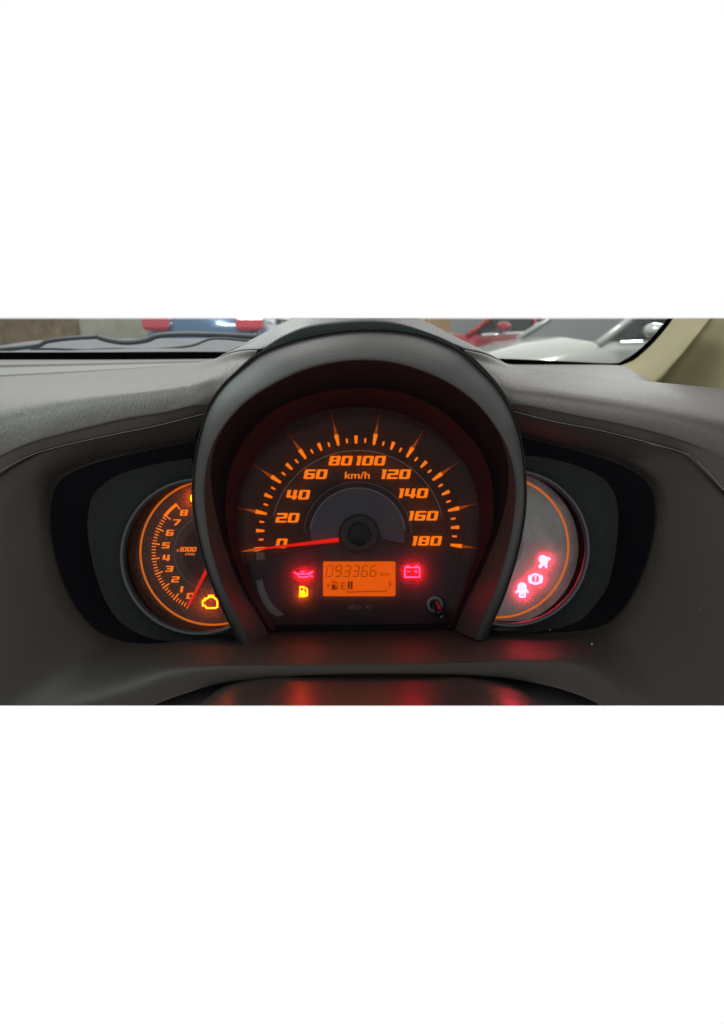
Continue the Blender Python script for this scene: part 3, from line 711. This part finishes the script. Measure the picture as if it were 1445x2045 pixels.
for i in range(36):
    a = 245 - 14.7 * i / 5
    if i % 5 == 0: ttick(107, 123, 2.6, a, 'major_tick')
    else: ttick(114, 122, 2.0, a)
flat('red_zone_arc', [arcband(TC[0], TC[1], 117 * kd, 123 * kd, R(143.5), R(127.6), 16)], ZD + .35, ORANGE, tc_, .2)
ttick(108, 123, 2.6, 127.4, 'major_tick')
for s, x, y in (('0',380,1190),('1',363,1177),('2',350,1157),('3',338,1136),('4',332,1114),('5',331,1089),('6',339,1064),('7',352,1043),('8',367,1024)):
    numeral(s, x, y, 12, 15, ZD + .35, ORANGE, tc_, 0.2, rot=R(0))
numeral('1000', 376, 1097, 9, 8.5, ZD + .35, ORANGE, tc_, 0.25)
text('unit_text', 'x', 355, 1099, 5, ZD + .4, ORANGE, tc_, .2)
text('unit_text', 'r/min', 379, 1106, 6.5, ZD + .35, ORANGE, tc_, 0.3, bold=.01)
needle('needle', (374,1213), (418,1127), 3.5, 6.5, 26, 26, REDN, tc_)
nh = P(428, 1103, 28)
ringstrip('hub', [(nh.x, nh.y, 9, ZD + .3), (nh.x, nh.y, 8.6, 27.5), (nh.x, nh.y, 7.5, 28.5), (nh.x, nh.y, 0.05, 29)], HUB, tc_, 48)
eng = stroke([(405,1199),(409,1199),(409,1195),(414,1195),(417,1192),(427,1192),(430,1196),(434,1197),(434,1212),(430,1214),(413,1214),(409,1209),(405,1209)], 2.6, True) + stroke([(417,1189),(426,1189)], 2.2)
o = multi('engine_lamp', [[[qd(x, y) for x, y in lp] for lp in s_] for s_ in eng], ZD + .5, AMBER, tc_); o['label'] = 'glowing amber engine outline warning lamp'
key = [[circ(*qd(392, 995), 12 * kd, 24), circ(*qd(392, 995), 7 * kd, 24)[::-1]]]
o = multi('key_lamp', key, ZD + .5, AMBER, tc_); o['label'] = 'amber lamp half hidden behind the hood edge'
SIDELENS = mat_lens('dusty_side_cover', 0.17, (1, .93, .88), gloss=0.010, scale=22)
disc('clear_cover', -117.2, -31.8, 58.6, 29.5, SIDELENS, tc_)

wg = thing('warning_gauge', K2W((108, -86, 22)), 'right round dial with orange ring and three white-hot red warning symbols', 'warning light panel')
wg['side'] = 1
WD = mat('warning_dial', (0.19, 0.205, 0.20), 0.4, 0, 0.3, var=(22, 0.45))
gauge_shell(wg, WB, (106.0, -27.0, 58.6), ZD, WD)
WC = qd(993, 1092)
flat('glow_ring', [circ(*WC, 143 * kd, 120), circ(*WC, 139 * kd, 120)[::-1]], ZD + .4, emit('ring_orange', (1.0, .2, .004), .62), wg, .3)
flat('dial_line', [circ(*qd(985, 1085), 84 * kd, 80), circ(*qd(985, 1085), 82 * kd, 80)[::-1]], ZD + .2, mat('line_pale', (0.16, 0.15, 0.15), 0.5), wg, .15)
flat('inner_disc', [circ(*qd(985, 1085), 60 * kd, 64)], ZD + .25, mat('disc_pale', (0.09, 0.09, 0.095), 0.45, var=(30, .2)), wg, .2)
def lamp(nm, shp, lab):
    ax = [p for s_ in shp for lp in s_ for p in lp]; mx = sum(p[0] for p in ax) / len(ax); my = sum(p[1] for p in ax) / len(ax)
    shp = [[[(mx + (x - mx) * 1.03, my + (y - my) * 1.03) for x, y in lp] for lp in s_] for s_ in shp]
    o = multi(nm, [[[qd(x, y) for x, y in lp] for lp in s_] for s_ in shp], ZD + .5, WHITEL, wg); o['label'] = lab
# airbag: seated figure with a balloon
def cpx(x, y, r, n=16): return [(x + r * math.cos(2 * math.pi * i / n), y + r * math.sin(2 * math.pi * i / n)) for i in range(n)]
lamp('airbag_lamp', [[cpx(1083, 1116.6, 8)], [cpx(1091.5, 1115, 3.4)], [[(1090,1115),(1097,1113),(1099,1117),(1093,1120)]], [[(1078,1120),(1093,1118),(1092,1127),(1084,1130),(1080,1128)]],
      [[(1086,1126),(1091,1125),(1092,1134),(1088.5,1134)]], [[(1079,1124),(1084,1128),(1080,1134),(1076,1134),(1075,1131)]]], 'glowing airbag warning symbol, top of the three')
lamp('brake_lamp', [[cpx(1068.4, 1156.2, 11.2, 28), cpx(1068.4, 1156.2, 7.4, 28)[::-1]], [[(1067,1150.5),(1070,1150.5),(1069.4,1158),(1067.6,1158)]], [[(1067.4,1159.6),(1069.6,1159.6),(1069.6,1162),(1067.4,1162)]],
      [[(1059,1147),(1054.5,1150),(1053.8,1157),(1055.5,1163),(1059.5,1166),(1057,1156)]], [[(1077.8,1147),(1082.3,1150),(1083,1157),(1081.3,1163),(1077.3,1166),(1079.8,1156)]]], 'glowing exclamation mark in a circle, middle of the three')
lamp('door_lamp', [[cpx(1041.8, 1172, 8.8)], [[(1035,1176),(1049.5,1176),(1049,1191),(1047.5,1193),(1037,1193),(1035.5,1191)], [(1039,1187),(1046,1187),(1046,1189),(1039,1189)][::-1]],
      [[(1035.5,1174),(1036.5,1180),(1030,1185),(1028,1182)]], [[(1048.5,1174),(1055,1181.5),(1053.5,1184.5),(1048,1180)]]], 'glowing open-door car symbol, lowest of the three')
disc('clear_cover', 106.4, -27.0, 57.8, 26.5, SIDELENS, wg)

# ================================================================== STEERING COLUMN COVER
colc = thing('steering_column_cover', K2W((0, -110, 120)), 'glossy dark steering column cover below the dashboard, reflecting orange and red lamps', 'column cover')
COLM = mat('column_gloss', (0.010, 0.007, 0.0065), 0.30, 0, 0.6, var=(30, 0.12))
xs = [-125, -118, -108, -90, -60, -30, 5, 40, 70, 100, 118, 128, 135]
def crow(z, y, drop): return [Vector((x, y - 15 * drop * (abs(x - 5) / 118) ** 8, z)) for x in xs]
net('column_shell', [crow(90, -106, 3), crow(112, -102.5, 3), crow(150, -99, 3), crow(195, -95, 3), crow(240, -92, 3)], COLM, colc, 4, 5, low=True)

fx = [-145, -125, -100, -60, 0, 60, 105, 130, 150, 168]
def frow(y, z): return [Vector((x, y - 21 * (abs(x - 11) / 155) ** 4, z)) for x in fx]
net('lower_infill', [frow(-103, 78), frow(-107, 90), frow(-118, 97), frow(-135, 102), frow(-160, 105)], mat('infill_black', (0.008, 0.0065, 0.006), 0.5, 0, 0.25), colc, 3, 4, low=True)

# ================================================================== WINDSCREEN, PILLAR, WIPER
ws = thing('windscreen', WP(700, 720, 0.9), 'car windscreen with black border above the dashboard', 'windscreen')
FRIT = mat('frit_black', (0.001, 0.001, 0.001), 0.8, 0, 0.0)
inner = [(-60,704),(150,704),(430,703),(700,707),(983,716),(1126,722),(1225,726),(1248,720),(1272,704),(1296,683),(1318,658),(1337,634),(1350,615)]
outer = [(-60,721),(150,720),(430,718),(700,722),(983,727),(1126,731),(1238,732),(1262,722),(1282,706),(1304,685),(1326,660),(1344,636),(1358,615)]
i3 = [WP(x, y, 0.90 + 0.0006 * max(0, 720 - y)) for x, y in inner]; o3 = [WP(x, y, 0.90 + 0.0006 * max(0, 720 - y)) for x, y in outer]
i3 = spline(i3, 5); o3 = spline(o3, 5)
V = i3 + o3; n = len(i3); V2 = [v + Vector((0, 0.006, 0)) for v in V]
Fc = [(i, i + 1, n + i + 1, n + i) for i in range(n - 1)] + [(2 * n + i, 2 * n + i + 1, 3 * n + i + 1, 3 * n + i) for i in range(n - 1)] + [(i, i + 1, 2 * n + i + 1, 2 * n + i) for i in range(n - 1)]
build('black_border', V + V2, Fc, FRIT, ws, world=True)
GLS = mat_lens('windscreen_glass', 0.015, (.9, 1, .95), gloss=0.01, scale=8)
poly = [p + Vector((0, 0.003, 0)) for p in i3]
top = WP(-60, 615, 0.963)
V = poly + [top]; build('glass_pane', V, [tuple(range(len(V)))], GLS, ws, world=True)
RAIL = mat('scuttle_grey', (0.06, 0.065, 0.065), 0.5, 0, 0.4)
sc = thing('scuttle_panel', WP(200, 702, 1.0), 'dark grey scuttle strip below the left side of the windscreen', 'scuttle')
a = [WP(x, y, 1.02) for x, y in ((-60,700),(90,703),(160,699),(330,696),(500,696),(620,700))]
b = [WP(x, y, 0.96) for x, y in ((-60,712),(90,712),(160,712),(330,712),(500,712),(620,716))]
a, b = spline(a, 4), spline(b, 4); n = len(a)
mid_ = [(p + q_) / 2 + Vector((0, 0, .004)) for p, q_ in zip(a, b)]
c_ = [p + Vector((0, .02, -.05)) for p in a]
V = c_ + a + mid_ + b
build('strip', V, [(j * n + i, j * n + i + 1, (j + 1) * n + i + 1, (j + 1) * n + i) for j in range(3) for i in range(n - 1)], RAIL, sc, world=True, smooth=True)

def tube(name, pts, r, m, parent, n=8, flatz=1.0):
    V = []; Fc = []
    rr = r if isinstance(r, list) else [r] * len(pts)
    for i, p in enumerate(pts):
        t = (pts[min(i + 1, len(pts) - 1)] - pts[max(i - 1, 0)]).normalized()
        u = t.cross(Vector((0, 0, 1))).normalized(); v = u.cross(t)
        for k in range(n):
            a_ = 2 * math.pi * k / n; V.append(p + u * rr[i] * math.cos(a_) + v * rr[i] * flatz * math.sin(a_))
    for i in range(len(pts) - 1):
        for k in range(n): Fc.append((i * n + k, i * n + (k + 1) % n, (i + 1) * n + (k + 1) % n, (i + 1) * n + k))
    Fc += [tuple(range(n)), tuple(range((len(pts) - 1) * n, len(pts) * n))]
    return build(name, V, Fc, m, parent, world=True, smooth=True)
wip = thing('windscreen_wiper', WP(200, 690, 1.04), 'dark windscreen wiper lying low across the left part of the glass', 'wiper')
WIPM = mat('wiper_black', (0.012, 0.016, 0.02), 0.45, 0, 0.4)
tube('wiper_blade', spline([WP(x, y, 1.04) for x, y in ((-40,702),(40,695),(78,690),(95,682),(140,676),(195,673))], 4), 0.0035, WIPM, wip)
tube('wiper_arm', spline([WP(x, y, 1.06) for x, y in ((195,673),(215,679),(250,684),(290,680),(315,671),(360,668),(430,669),(520,674))], 4), 0.0045, WIPM, wip)
tube('wiper_rubber', spline([WP(x, y, 1.05) for x, y in ((60,697),(110,697),(170,699),(230,697),(300,698),(380,691),(430,676),(520,684))], 4), 0.002, WIPM, wip)

pil = thing('pillar_trim', WP(1400, 770, 0.62), 'beige windscreen pillar trim at the right edge', 'pillar trim')
BEI = mat('beige_trim', (0.165, 0.148, 0.08), 0.7, 0, 0.25, bump=('Object', (700, 700, 700), 0.3, 0.0004), var=(15, 0.06))
rws = []
for j, (w, dd) in enumerate(((0, 0), (1, 1), (2, 2), (3, 3))): pass
pr = [[(1238,730,.895),(1262,721,.90),(1282,706,.905),(1304,685,.91),(1326,660,.92),(1344,636,.925),(1362,612,.93)],
      [(1262,744,.80),(1285,732,.80),(1306,716,.80),(1328,695,.80),(1349,670,.81),(1368,645,.82),(1388,618,.83)],
      [(1290,765,.74),(1316,748,.73),(1338,724,.73),(1360,700,.73),(1382,672,.73),(1402,648,.74),(1424,618,.75)],
      [(1300,785,.735),(1330,770,.728),(1352,742,.727),(1374,712,.726),(1396,684,.726),(1414,656,.735),(1436,624,.745)],
      [(1400,800,.72),(1420,790,.71),(1435,760,.71),(1452,725,.71),(1468,692,.71),(1482,662,.715),(1498,630,.72)],
      [(1520,820,.62),(1530,800,.62),(1540,770,.62),(1550,735,.62),(1560,700,.62),(1570,668,.62),(1580,634,.62)]]
rr = [spline([WP(*p) for p in r_], 4) for r_ in pr]
cols = [spline([rr[r_][c] for r_ in range(len(rr))], 5) for c in range(len(rr[0]))]
nv = len(cols[0]); V = [p for c in cols for p in c]
build('trim_shell', V, [(c * nv + v, c * nv + v + 1, (c + 1) * nv + v + 1, (c + 1) * nv + v) for c in range(len(cols) - 1) for v in range(nv - 1)], BEI, pil, world=True, smooth=True)

# ================================================================== OUTSIDE
g = build('ground', [(-14, 2.3, 0), (14, 2.3, 0), (14, 40, 0), (-14, 40, 0)], [(0, 1, 2, 3)], mat('concrete_floor', (0.22, 0.22, 0.2), 0.5, var=(1.5, .25)), None, world=True)
tag(g, kind='structure')
def box(V, Fc, x0, x1, y0, y1, z0, z1):
    o = len(V); V += [(x, y, z) for z in (z0, z1) for x, y in ((x0, y0), (x1, y0), (x1, y1), (x0, y1))]
    Fc += [tuple(o + i for i in f) for f in ((0, 1, 2, 3), (4, 5, 6, 7), (0, 1, 5, 4), (1, 2, 6, 5), (2, 3, 7, 6), (3, 0, 4, 7))]
def slab(name, x0, x1, y0, y1, z1, m, label, cat):
    V = []; Fc = []; box(V, Fc, x0, x1, y0, y1, 0, z1)
    return tag(build(name, V, Fc, m, None, world=True), label, cat)
slab('back_wall', -9, 9, 12, 12.3, 2.5, mat('wall_plaster', (0.30, 0.31, 0.25), 0.8, var=(1.3, .3)), 'pale grey-green plaster wall behind the parked cars', 'wall')
slab('stone_pier', -5.05, -4.1, 9.0, 9.5, 2.0, mat('brown_stone', (0.13, 0.10, 0.06), 0.9, var=(7, .6)), 'rough brown stone pier at the far left beyond the windscreen', 'pier')
slab('concrete_column', 0.85, 1.15, 8.5, 8.8, 2.0, mat('brown_column', (0.20, 0.14, 0.07), 0.8, var=(5, .3)), 'tan column right behind the hood, between the cars', 'column')

# own bonnet
bon = thing('car_bonnet', (0, 1.5, 1.05), 'silver bonnet of this car seen through the windscreen', 'bonnet')
SILV = mat('silver_paint', (0.045, 0.06, 0.07), 0.4, 0.3, 0.4, coat=0.0, var=(6, .12))
rws = []
for yy, zz in ((1.06, 1.060), (1.2, 1.075), (1.4, 1.088), (1.6, 1.090), (1.85, 1.078), (2.05, 1.04), (2.15, .95)):
    rws.append([Vector((x, yy, zz - (0.003 * (x / .7) ** 2 if x < 0.1 else 0.10 * (x - .1) / .5) + (0.014 if x < -.1 else 0))) for x in (-.75, -.6, -.4, -.2, 0, .2, .4, .6, .75)])
rr = [spline(r_, 3) for r_ in rws]; cols = [spline([rr[r_][c] for r_ in range(len(rr))], 4) for c in range(len(rr[0]))]
nv = len(cols[0]); V = [p for c in cols for p in c]
build('bonnet_skin', V, [(c * nv + v, c * nv + v + 1, (c + 1) * nv + v + 1, (c + 1) * nv + v) for c in range(len(cols) - 1) for v in range(nv - 1)], SILV, bon, world=True, smooth=True)

CGLASS = mat('car_glass', (0.006, 0.012, 0.012), 0.15, 0, 0.15)
TYRE = mat('tyre_rubber', (0.015, 0.015, 0.015), 0.8)
CHROME = mat('chrome', (0.6, 0.6, 0.6), 0.15, 1.0)
TAIL = mat('tail_lamp_red', (0.25, 0.008, 0.02), 0.25, 0, 0.5, coat=1)
HEAD = mat('head_lamp_clear', (0.75, 0.75, 0.72), 0.1, 0.5, 0.5, coat=1)
def car(name, loc, yaw, paint, label, L=3.9, Wd=1.66, belt=0.95, roof=1.48, tailz=None):
    t = thing(name, loc, label, 'car', 'parked cars beyond the windscreen')
    ca, sa = math.cos(yaw), math.sin(yaw)
    def tr(x, y, z): return Vector((loc[0] + x * ca - y * sa, loc[1] + x * sa + y * ca, loc[2] + z))
    # body sections along x (front = -x): (x, half width, bottom, shoulder)
    secs = [(-L/2, .50, .42, .60), (-L/2 + .06, .68, .25, .70), (-L/2 + .35, .80, .2, .80), (-L/2 + .8, .83, .2, .90), (-L/2 + 1.15, .83, .2, .955),
            (0, .83, .2, belt), (.9, .83, .2, belt + .03), (L/2 - .35, .82, .22, belt + .05), (L/2 - .05, .76, .26, belt + .02), (L/2, .62, .4, belt - .1)]
    V = []; Fc = []; M = 11
    for x, w, zb, zs in secs:
        for a_, b_ in ((-.9, 0), (-1, .18), (-1.0, .55), (-.97, .85), (-.9, 1), (0, 1.035), (.9, 1), (.97, .85), (1.0, .55), (1, .18), (.9, 0)):
            V.append(tr(x, a_ * w, zb + b_ * (zs - zb)))
    for i in range(len(secs) - 1):
        for k in range(M): Fc.append((i * M + k, i * M + (k + 1) % M, (i + 1) * M + (k + 1) % M, (i + 1) * M + k))
    Fc += [tuple(range(M)), tuple(range((len(secs) - 1) * M, len(secs) * M))]
    build('body', V, Fc, paint, t, world=True, smooth=True)
    # cabin (glass house) with painted pillars
    cab = [(-L/2 + 1.05, .74, belt - .02), (-L/2 + 1.95, .58, roof), (L/2 - .7, .56, roof), (L/2 - .12, .70, belt + .02)]
    V = []; 
    for x, w, z in cab: V += [tr(x, -w, z), tr(x, w, z)]
    Fc = [(0, 1, 3, 2), (2, 3, 5, 4), (4, 5, 7, 6), (0, 2, 4, 6), (1, 3, 5, 7)]
    build('window_glass', V, Fc, CGLASS, t, world=True)
    for s_ in (-1, 1):
        tube('pillar', [tr(cab[0][0], s_ * .745, belt - .02), tr(cab[1][0], s_ * .59, roof)], .035, paint, t, 6)
        tube('pillar', [tr(.15, s_ * .76, belt - .02), tr(.1, s_ * .58, roof)], .035, paint, t, 6)
        tube('pillar', [tr(cab[3][0], s_ * .71, belt), tr(cab[2][0], s_ * .57, roof)], .05, paint, t, 6)
        # bright strips added as lamp glints along window line and bumper
        tube('chrome_glint', [tr(-L/2 + 1.2, s_ * .845, belt - .005), tr(0, s_ * .845, belt + .02), tr(1.2, s_ * .835, belt + .04)], .022, CHROME, t, 6)
        tube('chrome_glint', [tr(-L/2 + 1.3, s_ * .86, .80), tr(-.1, s_ * .86, .83)], .024, CHROME, t, 6)
        # mirror
        c = tr(-L/2 + 1.45, s_ * .95, belt + .10)
        V = []; Fc = []; nn = 10
        for i in range(7):
            ph = -math.pi / 2 + math.pi * i / 6
            for k in range(nn):
                th = 2 * math.pi * k / nn
                V.append(c + Matrix.Rotation(yaw, 3, 'Z') @ Vector((.09 * math.cos(ph) * math.cos(th), .12 * math.cos(ph) * math.sin(th), .065 * math.sin(ph))))
        for i in range(6):
            for k in range(nn): Fc.append((i * nn + k, i * nn + (k + 1) % nn, (i + 1) * nn + (k + 1) % nn, (i + 1) * nn + k))
        build('mirror', V, Fc, paint, t, world=True, smooth=True)
        # lamps
        for nm, xx, zz, mm, ln in (('head_lamp', -L/2 + .18, .70, HEAD, .16), ('tail_lamp', L/2 - .03, tailz or belt + .07, TAIL, .09)):
            V = []; Fc = []
            pts = [(xx - ln, -.17), (xx + ln, -.17), (xx + ln, .17), (xx - ln, .17)]
            for dz in (-.09, -.05, .05, .09):
                k_ = 1 if abs(dz) < .07 else .8
                for (a_, b_) in pts: V.append(tr(xx + (a_ - xx) * k_, s_ * .60 + b_ * k_, zz + dz))
            for j in range(3):
                for k in range(4): Fc.append((j * 4 + k, j * 4 + (k + 1) % 4, j * 4 + 4 + (k + 1) % 4, j * 4 + 4 + k))
            Fc += [(0, 1, 2, 3), (12, 13, 14, 15)]
            build(nm, V, Fc, mm, t, world=True, smooth=False)
        for xx in (-L/2 + .75, L/2 - .72):
            V = []; Fc = []; nn = 20
            for yy in (s_ * .66, s_ * .84):
                for k in range(nn): th = 2 * math.pi * k / nn; V.append(tr(xx + .3 * math.cos(th), yy, .3 + .3 * math.sin(th)))
            Fc = [(k, (k + 1) % nn, nn + (k + 1) % nn, nn + k) for k in range(nn)] + [tuple(range(nn)), tuple(range(nn, 2 * nn))]
            build('wheel', V, Fc, TYRE, t, world=True)
    return t
WHITEP = mat('white_car_paint', (0.20, 0.215, 0.195), 0.22, 0.2, 0.4, coat=.5)
BLUEP = mat('blue_car_paint', (0.03, 0.07, 0.12), 0.25, 0.3, 0.5, coat=.8)
REDP = mat('red_car_paint', (0.2, 0.01, 0.018), 0.3, 0.2, 0.4, coat=.2)
SILP = mat('silver_car_paint', (0.10, 0.11, 0.11), 0.25, 0.5, 0.5, coat=.8)
car('parked_car', (-2.05, 10.4, 0.0), R(-90), BLUEP, 'dark blue parked car with red tail lamps, seen from behind left of the hood', belt=1.11, tailz=1.09)
car('parked_car', (2.75, 6.6, 0.0), R(14), WHITEP, 'pale silver-white parked car nearest on the right, showing its door mirror')
car('parked_car', (1.95, 9.4, 0.0), R(20), REDP, 'dark red parked car half hidden behind the pale one, right of the hood')
car('parked_car', (5.3, 9.8, 0.0), R(20), SILP, 'grey parked car behind the pale one, near the pillar')

# ================================================================== DUST
V = []; Fc = []
def crumb(p, s):
    o = len(V)
    for d in ((1, 0, 0), (-1, 0, 0), (0, 1, 0), (0, -1, 0), (0, 0, 1), (0, 0, -1)):
        V.append(p + Vector(d) * s * random.uniform(.6, 1.3))
    Fc.extend(tuple(o + i for i in f) for f in ((0, 2, 4), (2, 1, 4), (1, 3, 4), (3, 0, 4), (2, 0, 5), (1, 2, 5), (3, 1, 5), (0, 3, 5)))
bpy.context.view_layer.update()
dg = bpy.context.evaluated_depsgraph_get()
def drop(px, py, s):
    d = (RX @ Vector((px - 722.5, -(py - 1022.5), -F))).normalized()
    ok, loc, nor, idx, ob, mtx = S.ray_cast(dg, CAM, d)
    if ok and ob.parent == dash: crumb((loc - d * s * .0006 - CAM) @ RX * 1000 + Vector((0, 0, 500)), s)
for px, py, s in ((1181,1287,1.0),(1098,1258,.9),(1191,1262,.25),(1005,1263,.4),(14,867,.35),(1385,1066,.25),(1397,1215,.25),(960,1300,.2),(1175,1317,.22),(1240,850,.2),(1140,1312,.2)):
    drop(px, py, s)
for i in range(70):
    drop(random.uniform(0, 1445), random.uniform(860, 1400), random.uniform(.08, .16))
tag(build('dust_crumbs', V, Fc, mat('dust', (.35, .33, .3), .9), None, clip=False), 'pale dust crumbs scattered on the dashboard', None, None, 'stuff')
